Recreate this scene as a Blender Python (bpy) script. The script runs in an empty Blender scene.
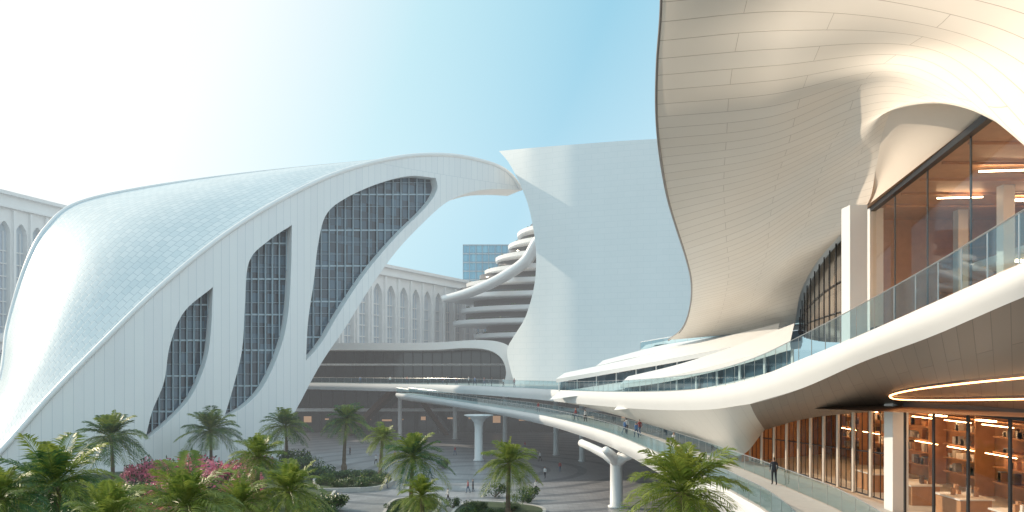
import bpy, math, random
import numpy as np
from mathutils import Vector, Matrix
from mathutils.geometry import delaunay_2d_cdt
from mathutils.bvhtree import BVHTree
random.seed(7)
R=random.Random(11)
scene=bpy.context.scene
F=800.0; HZ=370.0; EYE=16.0
def W(px,py,d):  # px, py are image pixels, d an estimated depth
    """image pixel coordinates + estimated depth -> world metres"""
    return Vector(((px-512.0)/F*d, d, EYE+(HZ-py)/F*d))
# ------------------------------------------------------------ materials
def newmat(name):
    m=bpy.data.materials.new(name); m.use_nodes=True
    nt=m.node_tree; b=nt.nodes['Principled BSDF']
    return m,nt,b
def N(nt,t,**kw):
    n=nt.nodes.new(t)
    for k,v in kw.items(): setattr(n,k,v)
    return n
def plain(name,col,rough=0.5,metal=0.0,noise=0.12,nscale=1.5,bump=0.0,emit=None,es=0):
    m,nt,b=newmat(name)
    b.inputs['Roughness'].default_value=rough; b.inputs['Metallic'].default_value=metal
    tc=N(nt,'ShaderNodeTexCoord'); nz=N(nt,'ShaderNodeTexNoise'); nz.inputs['Scale'].default_value=nscale; nz.inputs['Detail'].default_value=5
    nt.links.new(tc.outputs['Object'],nz.inputs['Vector'])
    mx=N(nt,'ShaderNodeMix',data_type='RGBA')
    c=Vector(col)
    mx.inputs['A'].default_value=(*(c*(1-noise)),1); mx.inputs['B'].default_value=(*(c*(1+noise)),1)
    nt.links.new(nz.outputs['Fac'],mx.inputs['Factor']); nt.links.new(mx.outputs['Result'],b.inputs['Base Color'])
    if bump:
        bp=N(nt,'ShaderNodeBump'); bp.inputs['Strength'].default_value=bump; bp.inputs['Distance'].default_value=0.05
        nt.links.new(nz.outputs['Fac'],bp.inputs['Height']); nt.links.new(bp.outputs['Normal'],b.inputs['Normal'])
    if emit:
        b.inputs['Emission Color'].default_value=(*emit,1); b.inputs['Emission Strength'].default_value=es
    return m
def panel(name,c1,c2,mortar,bw,rh,ms=0.03,rough=0.35,offset=0.5,spec=0.5,bump=0.3,weather=0.08,swap=False):
    m,nt,b=newmat(name)
    b.inputs['Roughness'].default_value=rough
    b.inputs['Specular IOR Level'].default_value=spec
    uv=N(nt,'ShaderNodeUVMap'); br=N(nt,'ShaderNodeTexBrick'); br.offset=offset
    src=uv.outputs['UV']
    if swap:
        sx=N(nt,'ShaderNodeSeparateXYZ'); cx=N(nt,'ShaderNodeCombineXYZ')
        nt.links.new(src,sx.inputs[0]); nt.links.new(sx.outputs[0],cx.inputs[1]); nt.links.new(sx.outputs[1],cx.inputs[0]); src=cx.outputs[0]
    nt.links.new(src,br.inputs['Vector'])
    br.inputs['Scale'].default_value=1; br.inputs['Brick Width'].default_value=bw; br.inputs['Row Height'].default_value=rh
    br.inputs['Mortar Size'].default_value=ms; br.inputs['Mortar Smooth'].default_value=0.2; br.inputs['Bias'].default_value=0
    br.inputs['Color1'].default_value=(*c1,1); br.inputs['Color2'].default_value=(*c2,1); br.inputs['Mortar'].default_value=(*mortar,1)
    nz=N(nt,'ShaderNodeTexNoise'); nz.inputs['Scale'].default_value=0.07; nz.inputs['Detail'].default_value=6
    tc=N(nt,'ShaderNodeTexCoord'); mp=N(nt,'ShaderNodeMapping'); mp.inputs['Scale'].default_value=(1,1,0.35)
    nt.links.new(tc.outputs['Object'],mp.inputs[0]); nt.links.new(mp.outputs[0],nz.inputs['Vector'])
    mr=N(nt,'ShaderNodeMapRange'); mr.inputs[3].default_value=1-weather*1.5; mr.inputs[4].default_value=1+weather*0.6
    nt.links.new(nz.outputs['Fac'],mr.inputs[0])
    vm=N(nt,'ShaderNodeVectorMath',operation='SCALE'); nt.links.new(br.outputs['Color'],vm.inputs[0]); nt.links.new(mr.outputs[0],vm.inputs['Scale'])
    nt.links.new(vm.outputs[0],b.inputs['Base Color'])
    if bump:
        bp=N(nt,'ShaderNodeBump'); bp.invert=True; bp.inputs['Strength'].default_value=bump; bp.inputs['Distance'].default_value=0.06
        nt.links.new(br.outputs['Fac'],bp.inputs['Height']); nt.links.new(bp.outputs['Normal'],b.inputs['Normal'])
    return m
def panes(name,ca,cb,bw,rh,rough=0.06,spec=0.8):
    return panel(name,ca,cb,(0.02,0.02,0.02),bw,rh,0.03,rough,0.0,spec,0.25,0.1)
def clear_glass(name,tint=(0.85,0.93,0.93),refl=0.12,hi=.6):
    m=bpy.data.materials.new(name); m.use_nodes=True; nt=m.node_tree; nt.nodes.clear()
    o=N(nt,'ShaderNodeOutputMaterial'); t=N(nt,'ShaderNodeBsdfTransparent'); t.inputs[0].default_value=(*tint,1)
    g=N(nt,'ShaderNodeBsdfGlossy'); g.inputs['Roughness'].default_value=0.03; g.inputs[0].default_value=(0.85,0.95,1,1)
    lw=N(nt,'ShaderNodeLayerWeight'); lw.inputs['Blend'].default_value=0.25
    mr=N(nt,'ShaderNodeMapRange'); mr.inputs[3].default_value=refl; mr.inputs[4].default_value=hi
    nt.links.new(lw.outputs['Fresnel'],mr.inputs[0])
    mx=N(nt,'ShaderNodeMixShader'); nt.links.new(mr.outputs[0],mx.inputs[0]); nt.links.new(t.outputs[0],mx.inputs[1]); nt.links.new(g.outputs[0],mx.inputs[2])
    nt.links.new(mx.outputs[0],o.inputs[0]); return m
def leafmat(name,ca,cb,tr=0.35):
    m=bpy.data.materials.new(name); m.use_nodes=True; nt=m.node_tree; b=nt.nodes['Principled BSDF']; o=nt.nodes['Material Output']
    tc=N(nt,'ShaderNodeTexCoord'); nz=N(nt,'ShaderNodeTexNoise'); nz.inputs['Scale'].default_value=1.3; nz.inputs['Detail'].default_value=3
    nt.links.new(tc.outputs['Object'],nz.inputs['Vector'])
    cr=N(nt,'ShaderNodeValToRGB'); cr.color_ramp.elements[0].position=0.3; cr.color_ramp.elements[1].position=0.7
    cr.color_ramp.elements[0].color=(*ca,1); cr.color_ramp.elements[1].color=(*cb,1)
    nt.links.new(nz.outputs['Fac'],cr.inputs[0]); nt.links.new(cr.outputs[0],b.inputs['Base Color'])
    b.inputs['Roughness'].default_value=0.4
    t=N(nt,'ShaderNodeBsdfTranslucent'); nt.links.new(cr.outputs[0],t.inputs[0])
    mx=N(nt,'ShaderNodeMixShader'); mx.inputs[0].default_value=tr
    nt.links.new(b.outputs[0],mx.inputs[1]); nt.links.new(t.outputs[0],mx.inputs[2]); nt.links.new(mx.outputs[0],o.inputs[0])
    return m
M_face=panel('white_facade_panels',(0.84,0.86,0.86),(0.81,0.83,0.84),(0.60,0.65,0.68),1.5,60,0.035,rough=0.4)
M_roof=panel('roof_scales',(0.66,0.76,0.80),(0.57,0.69,0.74),(0.40,0.52,0.58),1.5,1.0,0.05,rough=0.4)
M_mass=panel('white_mass_panels',(0.80,0.845,0.855),(0.785,0.835,0.845),(0.70,0.76,0.78),2.6,1.3,0.03,rough=0.4,bump=.15)
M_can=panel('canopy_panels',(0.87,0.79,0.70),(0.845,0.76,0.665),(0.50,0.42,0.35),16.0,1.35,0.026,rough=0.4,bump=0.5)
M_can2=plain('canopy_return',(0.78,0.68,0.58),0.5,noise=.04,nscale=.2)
M_white=plain('white_render',(0.80,0.81,0.81),0.4,noise=0.03,nscale=0.4)
M_fascia=plain('white_fascia',(0.84,0.85,0.85),0.3,noise=0.03,nscale=0.5)
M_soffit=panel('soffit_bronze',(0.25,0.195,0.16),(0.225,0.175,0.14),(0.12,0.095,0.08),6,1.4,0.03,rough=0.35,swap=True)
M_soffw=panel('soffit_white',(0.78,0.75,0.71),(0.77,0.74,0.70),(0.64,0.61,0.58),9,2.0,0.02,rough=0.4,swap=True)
M_win=panes('window_panes',(0.008,0.022,0.040),(0.06,0.13,0.19),1.5,1.9)
M_bluewin=panes('blue_tower_glass',(0.05,0.34,0.52),(0.12,0.46,0.64),2.0,3.5,rough=0.2)
M_darkwin=panes('dark_shop_glass',(0.015,0.014,0.014),(0.08,0.06,0.045),3.0,3.0,rough=0.1)
M_balwin=panes('balcony_glass',(0.06,0.11,0.15),(0.20,0.28,0.34),2.0,4.0,rough=0.1)
M_shopglass=clear_glass('shop_glass',(0.92,0.90,0.86),0.04,.45)
M_railglass=clear_glass('rail_glass',(0.62,0.80,0.84),0.14)
M_dark=plain('dark_metal',(0.05,0.05,0.055),0.4,0.6)
M_mull=plain('mullion_grey',(0.34,0.44,0.50),0.4,0.2)
M_steel=plain('steel',(0.55,0.57,0.58),0.3,0.8)
M_deck=plain('deck_stone',(0.5,0.49,0.47),0.6,nscale=3)
M_wood=plain('warm_timber',(0.48,0.26,0.135),0.45,nscale=2,noise=0.25)
M_woodd=plain('dark_timber',(0.15,0.085,0.055),0.5,nscale=2,noise=0.25)
M_stone=plain('arcade_stone',(0.76,0.77,0.77),0.7,noise=0.06,nscale=0.2)  # distant stone kept pale, distance haze put into its colour
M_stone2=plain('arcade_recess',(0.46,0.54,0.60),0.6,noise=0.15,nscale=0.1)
M_lamp=plain('warm_lamp',(1,0.8,0.5),0.5,emit=(1,0.46,0.17),es=8)
M_lamp2=plain('white_lamp',(1,0.9,0.8),0.5,emit=(1,0.70,0.42),es=20)
M_trunk=plain('palm_bark',(0.16,0.12,0.085),0.9,nscale=8,noise=0.4,bump=0.6)
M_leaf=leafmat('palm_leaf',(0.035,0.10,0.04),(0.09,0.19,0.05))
M_leafy=leafmat('palm_leaf_sunny',(0.11,0.19,0.035),(0.32,0.37,0.07),0.4)  # lighter leaf copy, sunlit yellow-green highlights put into the colour
M_shrub=leafmat('shrub_leaf',(0.025,0.07,0.025),(0.07,0.15,0.04),0.25)
M_pink=leafmat('blossom',(0.55,0.10,0.20),(0.8,0.32,0.38),0.3)
M_soil=plain('planting_soil',(0.05,0.075,0.035),0.95,nscale=0.8,noise=0.5)
def paving():
    m,nt,b=newmat('plaza_paving')
    tc=N(nt,'ShaderNodeTexCoord')
    mp=N(nt,'ShaderNodeMapping'); mp.inputs['Location'].default_value=(6,-128,0)
    nt.links.new(tc.outputs['Object'],mp.inputs[0])
    wv=N(nt,'ShaderNodeTexWave',wave_type='RINGS',rings_direction='Z',wave_profile='SIN'); wv.inputs['Scale'].default_value=0.055; wv.inputs['Distortion'].default_value=1.2; wv.inputs['Detail Scale'].default_value=0.15
    nt.links.new(mp.outputs[0],wv.inputs['Vector'])
    cr=N(nt,'ShaderNodeValToRGB'); cr.color_ramp.elements[0].position=0.12; cr.color_ramp.elements[1].position=0.18
    cr.color_ramp.elements[0].color=(0.20,0.21,0.23,1); cr.color_ramp.elements[1].color=(0.33,0.335,0.35,1)
    nt.links.new(wv.outputs['Fac'],cr.inputs[0])
    br=N(nt,'ShaderNodeTexBrick'); br.inputs['Scale'].default_value=1; br.inputs['Brick Width'].default_value=1.2; br.inputs['Row Height'].default_value=0.6; br.inputs['Mortar Size'].default_value=0.02
    br.inputs['Color1'].default_value=(1,1,1,1); br.inputs['Color2'].default_value=(0.8,0.8,0.82,1); br.inputs['Mortar'].default_value=(0.5,0.5,0.5,1)
    nt.links.new(tc.outputs['Object'],br.inputs['Vector'])
    mx=N(nt,'ShaderNodeMix',data_type='RGBA',blend_type='MULTIPLY'); mx.inputs['Factor'].default_value=1
    nt.links.new(cr.outputs[0],mx.inputs['A']); nt.links.new(br.outputs['Color'],mx.inputs['B'])
    nz=N(nt,'ShaderNodeTexNoise'); nz.inputs['Scale'].default_value=0.3; nz.inputs['Detail'].default_value=6
    nt.links.new(tc.outputs['Object'],nz.inputs['Vector'])
    mr=N(nt,'ShaderNodeMapRange'); mr.inputs[3].default_value=0.7; mr.inputs[4].default_value=1.25; nt.links.new(nz.outputs['Fac'],mr.inputs[0])
    vm=N(nt,'ShaderNodeVectorMath',operation='SCALE'); nt.links.new(mx.outputs['Result'],vm.inputs[0]); nt.links.new(mr.outputs[0],vm.inputs['Scale'])
    nt.links.new(vm.outputs[0],b.inputs['Base Color'])
    mr2=N(nt,'ShaderNodeMapRange'); mr2.inputs[3].default_value=0.2; mr2.inputs[4].default_value=0.5; nt.links.new(nz.outputs['Fac'],mr2.inputs[0]); nt.links.new(mr2.outputs[0],b.inputs['Roughness'])
    return m
M_pave=paving()
M_ground=plain('city_ground',(0.2,0.2,0.2),0.8,nscale=0.05)

# ------------------------------------------------------------ mesh helpers
CUR=[None]
def begin(name,loc=(0,0,0)):
    e=bpy.data.objects.new(name,None); scene.collection.objects.link(e); e.empty_display_size=1; CUR[0]=e; return e
def link(o,top=False):
    scene.collection.objects.link(o)
    if CUR[0] and not top: o.parent=CUR[0]
    return o
def mkmesh(name,v,f,mats,mi=None,uvs=None,smooth=False,top=False):
    me=bpy.data.meshes.new(name); me.from_pydata([tuple(x) for x in v],[],f)
    for m in mats: me.materials.append(m)
    if mi is not None: me.polygons.foreach_set('material_index',mi)
    if uvs is not None:
        ul=me.uv_layers.new(name='UVMap')
        idx=np.empty(len(me.loops),dtype=np.int32); me.loops.foreach_get('vertex_index',idx)
        ul.data.foreach_set('uv',np.array(uvs,dtype=np.float32)[idx].ravel())
    if smooth: me.polygons.foreach_set('use_smooth',[True]*len(me.polygons))
    me.update()
    o=bpy.data.objects.new(name,me); return link(o,top)
def cr_spline(P,n):
    P=np.array([list(p) for p in P],dtype=float)
    if len(P)==2:
        t=np.linspace(0,1,n)[:,None]; return P[0]*(1-t)+P[1]*t
    Q=np.vstack([2*P[0]-P[1],P,2*P[-1]-P[-2]])
    seg=len(P)-1; out=[]
    for s in np.linspace(0,seg,n):
        i=min(int(s),seg-1); t=s-i
        p0,p1,p2,p3=Q[i],Q[i+1],Q[i+2],Q[i+3]
        out.append(0.5*((2*p1)+(-p0+p2)*t+(2*p0-5*p1+4*p2-p3)*t*t+(-p0+3*p1-3*p2+p3)*t**3))
    return np.array(out)
def loft(name,curves,nu,nv,mat,thick=0,offset=1,top=False):
    C=[cr_spline(c,nu) for c in curves]
    G=np.zeros((nv,nu,3))
    for j in range(nu):
        G[:,j]=cr_spline([c[j] for c in C],nv)
    du=np.linalg.norm(np.diff(G,axis=1),axis=2).mean(axis=0); dv=np.linalg.norm(np.diff(G,axis=0),axis=2).mean(axis=1)
    U=np.concatenate([[0],np.cumsum(du)]); V=np.concatenate([[0],np.cumsum(dv)])
    v=G.reshape(-1,3); f=[(a*nu+b,a*nu+b+1,(a+1)*nu+b+1,(a+1)*nu+b) for a in range(nv-1) for b in range(nu-1)]
    uv=[(U[b],V[a]) for a in range(nv) for b in range(nu)]
    o=mkmesh(name,v,f,[mat],None,uv,True,top)
    if thick:
        s=o.modifiers.new('s','SOLIDIFY'); s.thickness=thick; s.offset=offset; s.use_even_offset=False
    return o
def inpoly(x,y,P):
    c=False; n=len(P); j=n-1
    for i in range(n):
        xi,yi=P[i]; xj,yj=P[j]
        if (yi>y)!=(yj>y) and x<(xj-xi)*(y-yi)/(yj-yi)+xi: c=not c
        j=i
    return c
def outline_pts(segs,step):
    out=[]
    for s in segs:
        s=np.array(s,float)
        L=np.linalg.norm(np.diff(s,axis=0),axis=1).sum()
        n=max(2,int(L/step)+1, 1 if len(s)==2 else len(s)*3)
        p=cr_spline(s,n)
        for q in p:
            if not out or math.hypot(out[-1][0]-q[0],out[-1][1]-q[1])>step*0.15: out.append((q[0],q[1]))
    if math.hypot(out[0][0]-out[-1][0],out[0][1]-out[-1][1])<step*0.15: out.pop()
    return out
def sheet(name,outsegs,holesegs,M,UVf,step,back,hback,mat,matside=None,backface=True):
    O=outline_pts(outsegs,step); Hs=[outline_pts(h,step*0.6) for h in holesegs]
    verts=[]; edges=[]
    for loop in [O]+Hs:
        b=len(verts); verts+=loop; n=len(loop); edges+=[(b+i,b+(i+1)%n) for i in range(n)]
    bnd=np.array(verts)
    x0,y0=bnd.min(0); x1,y1=bnd.max(0)
    y=y0+step/2; r=0
    while y<y1:
        x=x0+(step/2 if r%2 else 0)
        while x<x1:
            if ((bnd[:,0]-x)**2+(bnd[:,1]-y)**2).min()>(0.55*step)**2 and inpoly(x,y,O) and not any(inpoly(x,y,h) for h in Hs): verts.append((x,y))
            x+=step
        y+=step; r+=1
    res=delaunay_2d_cdt([Vector(v) for v in verts],edges,[],0,1e-5)
    V2=res[0]; faces=[]
    for f in res[2]:
        cx=sum(V2[i].x for i in f)/3; cy=sum(V2[i].y for i in f)/3
        if inpoly(cx,cy,O) and not any(inpoly(cx,cy,h) for h in Hs): faces.append(tuple(f))
    V3=[M(v.x,v.y) for v in V2]; uv=[UVf(v.x,v.y) for v in V2]
    bv=Vector(back)
    tot=0
    for f in faces[:200]:
        a,b,c=[V3[i] for i in f]; tot+=(b-a).cross(c-a).dot(bv)
    if tot>0: faces=[f[::-1] for f in faces]
    mkmesh(name,V3,faces,[mat],None,uv,True)
    sv=[];sf=[];
    for k,loop in enumerate([O]+Hs):
        bk=bv if k==0 else Vector(hback)
        pts=[M(*p) for p in loop]; n=len(pts); b=len(sv)
        sv+=pts+[p+bk for p in pts]
        sf+=[(b+i,b+(i+1)%n,b+n+(i+1)%n,b+n+i) for i in range(n)]
    mkmesh(name+'_returns',sv,sf,[matside or mat],None,[(p[0]+p[1],p[2]) for p in sv],False)
    if backface:
        mkmesh(name+'_rear',[p+bv for p in V3],faces,[mat],None,uv,True)
    return O,Hs
class MB:
    def __init__(s): s.v=[];s.f=[];s.m=[]
    def add(s,v,f,m=0):
        b=len(s.v); s.v+=[tuple(x) for x in v]; s.f+=[tuple(b+i for i in q) for q in f]; s.m+=[m]*len(f)
    def beam(s,p,q,w,h,m=0,up=Vector((0,0,1))):
        p=Vector(p);q=Vector(q);d=(q-p)
        if d.length<1e-6: return
        d.normalize()
        if abs(d.dot(up))>0.95: up=Vector((0,1,0))
        a=d.cross(up).normalized()*(w/2); b=a.cross(d).normalized()*(h/2)
        V=[p-a-b,p+a-b,p+a+b,p-a+b,q-a-b,q+a-b,q+a+b,q-a+b]
        s.add(V,[(0,3,2,1),(4,5,6,7),(0,1,5,4),(1,2,6,5),(2,3,7,6),(3,0,4,7)],m)
    def box(s,x0,x1,y0,y1,z0,z1,m=0):
        s.add([(x0,y0,z0),(x1,y0,z0),(x1,y1,z0),(x0,y1,z0),(x0,y0,z1),(x1,y0,z1),(x1,y1,z1),(x0,y1,z1)],
              [(0,3,2,1),(4,5,6,7),(0,1,5,4),(1,2,6,5),(2,3,7,6),(3,0,4,7)],m)
    def lathe(s,prof,cx,cy,n=24,m=0,sx=1,sy=1):
        V=[(cx+r*sx*math.cos(2*math.pi*k/n),cy+r*sy*math.sin(2*math.pi*k/n),z) for r,z in prof for k in range(n)]
        Fs=[(i*n+k,i*n+(k+1)%n,(i+1)*n+(k+1)%n,(i+1)*n+k) for i in range(len(prof)-1) for k in range(n)]
        Fs.append(tuple(range(n))[::-1]); Fs.append(tuple((len(prof)-1)*n+k for k in range(n)))
        s.add(V,Fs,m)
    def tube(s,path,r,n=8,m=0):
        P=[Vector(p) for p in path]; V=[]
        rr=r if hasattr(r,'__len__') else [r]*len(P)
        for i,p in enumerate(P):
            d=(P[min(i+1,len(P)-1)]-P[max(i-1,0)]).normalized(); up=Vector((0,0,1)) if abs(d.z)<0.95 else Vector((0,1,0))
            a=d.cross(up).normalized(); b=a.cross(d)
            V+=[p+(a*math.cos(2*math.pi*k/n)+b*math.sin(2*math.pi*k/n))*rr[i] for k in range(n)]
        Fs=[(i*n+k,i*n+(k+1)%n,(i+1)*n+(k+1)%n,(i+1)*n+k) for i in range(len(P)-1) for k in range(n)]
        Fs+= [tuple(range(n))[::-1],tuple((len(P)-1)*n+k for k in range(n))]
        s.add(V,Fs,m)
    def strip(s,A,B,m=0):
        n=len(A); s.add(list(A)+list(B),[(i,i+1,n+i+1,n+i) for i in range(n-1)],m)
    def build(s,name,mats,smooth=False,top=False): return mkmesh(name,s.v,s.f,mats,s.m,None,smooth,top)
def resample(path,sp):
    P=np.array([list(p) for p in path]); L=np.concatenate([[0],np.cumsum(np.linalg.norm(np.diff(P,axis=0),axis=1))])
    n=max(2,int(L[-1]/sp)+1); t=np.linspace(0,L[-1],n)
    return [Vector([np.interp(x,L,P[:,k]) for k in range(3)]) for x in t]
def railing(path,h=1.2,sp=1.8,prefix='',posts=True):
    P=resample(path,sp); up=Vector((0,0,1))
    g=MB()
    for a,b in zip(P[:-1],P[1:]):
        d=(b-a)*0.012
        g.add([a+d+up*0.06,b-d+up*0.06,b-d+up*(h-0.03),a+d+up*(h-0.03)],[(0,1,2,3)])
    g.build(prefix+'railing_glass',[M_railglass])
    m=MB()
    m.tube([p+up*h for p in P],0.025,6)
    if posts:
        for p in P: m.beam(p,p+up*h,0.03,0.03)
    m.build(prefix+'railing_metal',[M_steel],False)
def poly_lines_v(P,x):
    ys=[]; n=len(P)
    for i in range(n):
        a=P[i];b=P[(i+1)%n]
        if (a[0]>x)!=(b[0]>x): ys.append(a[1]+(b[1]-a[1])*(x-a[0])/(b[0]-a[0]))
    ys.sort(); return list(zip(ys[::2],ys[1::2]))
def poly_lines_h(P,y):
    return poly_lines_v([(b,a) for a,b in P],y)

# ------------------------------------------------------------ ground
mkmesh('ground',[(-3000,-500,0),(3000,-500,0),(3000,5000,0),(-3000,5000,0)],[(0,1,2,3)],[M_ground],top=True)
mkmesh('plaza_pavement',[(-60,10,0.012),(60,10,0.012),(60,260,0.012),(-60,260,0.012)],[(0,1,2,3)],[M_pave],top=True)

# ------------------------------------------------------------ left shell building
begin('shell_arch_building')
def DL(px,py): return float(np.interp(px,[-150,0,150,280,400,520],[100,113,128,145,165,184]))+(450-py)*0.03
ML=lambda u,v: W(u,v,DL(u,v))
xs=np.linspace(-200,560,400); pts=np.array([[ (x-512)/F*DL(x,300), DL(x,300)] for x in xs]); S_=np.concatenate([[0],np.cumsum(np.linalg.norm(np.diff(pts,axis=0),axis=1))])
UL=lambda u,v:(float(np.interp(u,xs,S_)),float(W(u,v,DL(u,v)).z))
E=[(-120,570),(-60,508),(0,452),(50,396),(100,345),(160,287),(220,238),(280,200),(340,172),(400,157),(450,155),(490,163),(510,174),(522,190)]
inner=[(522,190),(500,189),(475,191),(447,202),(420,226),(395,253),(370,288),(345,328),(322,362),(303,397),(288,430),(272,500)]
W1=[(213,287),(211,330),(206,362),(192,395),(172,418),(145,441)]; W1b=[(145,441),(152,412),(164,382),(170,345),(184,312),(213,287)]
W2=[(292,225),(291,270),(288,315),(280,350),(264,385),(246,405),(224,418)]; W2b=[(224,418),(233,388),(242,350),(245,305),(249,262),(268,241),(292,225)]
W3=[(436,178),(437,190),(426,207),(397,236),(368,270),(341,310),(322,342),(306,361)]; W3b=[(306,361),(308,322),(314,280),(318,245),(326,215),(346,198),(380,183),(410,176),(436,178)]
hb=Vector((-1.6,1.9,0))
O,Hs=sheet('facade_shell',[E,inner,[(272,500),(80,540),(-120,570)]],[[W1,W1b],[W2,W2b],[W3,W3b]],ML,UL,9,(-3.5,6.5,0),hb,M_face,M_white)
for k,H in enumerate(Hs):
    off=hb*0.93
    n=len(H); res=delaunay_2d_cdt([Vector(p) for p in H],[(i,(i+1)%n) for i in range(n)],[],1,1e-5)
    mkmesh('window_glass',[ML(v.x,v.y)+off for v in res[0]],[tuple(f) for f in res[2]],[M_win],None,[UL(v.x,v.y) for v in res[0]])
    mb=MB(); x0=min(p[0] for p in H);x1=max(p[0] for p in H);y0=min(p[1] for p in H);y1=max(p[1] for p in H)
    x=x0+4
    while x<x1:
        for a,b in poly_lines_v(H,x): mb.beam(ML(x,a)+off*0.88,ML(x,b)+off*0.88,0.17,0.3)
        x+=7 if k<2 else 8
    y=y0+5; r=0
    while y<y1:
        for a,b in poly_lines_h(H,y):
            xx=np.linspace(a,b,5)
            for p,q in zip(xx[:-1],xx[1:]): mb.beam(ML(p,y)+off*0.95,ML(q,y)+off*0.95,0.1,0.3 if r%3==1 else 0.07)
        y+=12; r+=1
    mb.build('window_mullions',[M_mull])
Ed=[(p[0],p[1],DL(*p)) for p in E[:10]]
Sx=[(-112,560),(-55,470),(-3,388),(8,325),(26,265),(46,228),(78,203),(150,187),(255,172),(385,158.5)]
Sd=[(x,y,d[2]+g) for (x,y),d,g in zip(Sx,Ed,[14,18,20,22,22,20,18,14,8,2])]
wt=[1,1,1,1,1,1,1,.8,.5,0]
mid=[((a[0]*.5+b[0]*.5)-3*w_,(a[1]*.5+b[1]*.5)-5*w_,a[2]*.6+b[2]*.4-1.0*w_) for a,b,w_ in zip(Ed,Sd,wt)]
loft('roof_shell',[[W(*p) for p in Ed],[W(*p) for p in mid],[W(*p) for p in Sd]],90,24,M_roof)
bk=[W(p[0],p[1],p[2]) for p in Sd[:9]]; bk2=[Vector((p.x-14,p.y+20,p.z*0.7)) for p in bk]; bk3=[Vector((p.x-18,p.y+26,-1)) for p in bk]
loft('roof_rear',[bk,bk2,bk3],60,14,M_roof)
mb=MB(); mb.tube([Vector(p) for p in cr_spline([ML(*p) for p in E],120)],0.45,8); 
Sp=cr_spline([W(*p) for p in Sd],100); mb.tube([Vector(p) for p in Sp],[.4*min(1,(99-i)/25+.1) for i in range(100)],8)
mb.build('edge_trim',[M_fascia],True)
# ------------------------------------------------------------ central mass
begin('curved_wall_building')
DC=lambda px,py: float(np.interp(px,[495,510,530,570,640,760],[183,180,176,171,166,160]))+(385-py)*0.03
MC=lambda u,v: W(u,v,DC(u,v))
UC=lambda u,v:(u*0.2,float(W(u,v,DC(u,v)).z))
sheet('wall_shell',[[(499,151),(509,163),(520,184),(529,208),(535,240),(536,268),(533,292),(525,318),(514,336),(507,350),(510,368),(516,388)],[(516,388),(780,388)],[(780,388),(780,136)],[(780,136),(657,139),(580,144),(530,148),(499,151)]],[],MC,UC,11,(8,30,0),(0,0,0),M_mass,M_white)

# ------------------------------------------------------------ canopy / right building
begin('sweeping_canopy_building')
rows=[[(658,-250,33),(850,-260,26),(1050,-250,20),(1250,-250,16)],
[(660,-100,39),(850,-110,29),(1050,-90,21),(1240,-60,15)],
[(661,0,45),(800,-10,37),(980,20,26),(1170,120,17)],
[(657,60,50),(780,50,41),(930,50,31),(1085,190,18)],
[(656,105,55),(770,95,44.5),(890,72,34.5),(1024,137,22)],
[(658,140,60),(765,128,49),(872,88,37.5),(975,111,25.5)],
[(662,170,66),(760,155,53.5),(858,118,41.5),(930,102,29.5)],
[(668,200,73),(755,180,59),(842,140,45.5),(896,106,35)],
[(677,230,80),(752,205,65.5),(832,166,49.5),(883,132,40.5)],
[(686,258,88),(750,235,72.5),(824,190,54),(876,168,45)],
[(691,280,95),(750,260,80),(815,220,60.5),(867,205,49)],
[(691,300,101),(745,285,89),(798,252,69),(840,235,58)],
[(687,318,106),(740,303,97),(783,280,81),(815,265,72)],
[(680,331,110),(735,320,103),(773,304,93),(800,295,86)],
[(668,340,113),(725,335,108),(768,329,102),(795,326,98)]]
loft('canopy_surface',[[W(*p) for p in r] for r in rows],50,110,M_can)
L=[W(*r[0]) for r in rows]
bo=Vector((0.9,0.5,0.25))
Lf=[Vector(p) for p in cr_spline(L,110)]
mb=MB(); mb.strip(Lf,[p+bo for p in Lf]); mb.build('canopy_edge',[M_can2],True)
mb=MB(); mb.tube([p+Vector((0.12,0.25,0)) for p in Lf],0.15,8); mb.build('canopy_edge_trim',[plain('edge_grey',(.22,.2,.19),.4)],True)
loft('canopy_back',[[W(*p)+bo*(1 if i==0 else 2.2) for i,p in enumerate(r)] for r in rows],20,60,M_white)
GA=Vector((21.6,48.5,0)); GB=Vector((15.2,16,0))
def G(y): 
    t=(y-GB.y)/(GA.y-GB.y); return GB.lerp(GA,t)
rim=[r[3] for r in rows[3:11]]
ys=[18.5,22.5,26,31,36.5,41,45,48.5]
bl=[Vector((G(y).x,y,25.75)) for y in ys]
rimw=[W(*p) for p in rim]
midr=[a.lerp(b,0.5)+Vector((0.15,0,0.3)) for a,b in zip(rimw,bl)]
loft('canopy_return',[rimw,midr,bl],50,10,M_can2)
Z0=18.3; ZT=25.7
mb=MB(); gl=MB()
mb.beam((GA.x,GA.y,ZT-0.15),(GB.x,GB.y,ZT-0.15),0.3,0.3,0)
mb.beam((GA.x,GA.y,Z0+.1),(GB.x,GB.y,Z0+.1),0.3,0.2,0)
n=6
for k in range(n+1):
    p=GA.lerp(GB,k/n); mb.beam((p.x+.1,p.y,Z0),(p.x+.1,p.y,ZT),0.05,0.1,0)
gl.add([(GA.x,GA.y,Z0),(GB.x,GB.y,Z0),(GB.x,GB.y,ZT),(GA.x,GA.y,ZT)],[(0,1,2,3)])
mb.build('gallery_mullions',[M_dark]); gl.build('gallery_glass',[M_shopglass])
dx=11
mb=MB()
a,b=GA+Vector((0.1,0,0)),GB+Vector((0.1,0,0))
mb.add([(a.x,a.y+3,ZT-.02),(b.x,b.y,ZT-.02),(b.x+dx,b.y,ZT-.02),(a.x+dx,a.y+3,ZT-.02)],[(0,1,2,3)],0)
mb.add([(a.x,a.y+3,Z0),(b.x,b.y,Z0),(b.x+dx,b.y,Z0),(a.x+dx,a.y+3,Z0)],[(0,1,2,3)],1)
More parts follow.
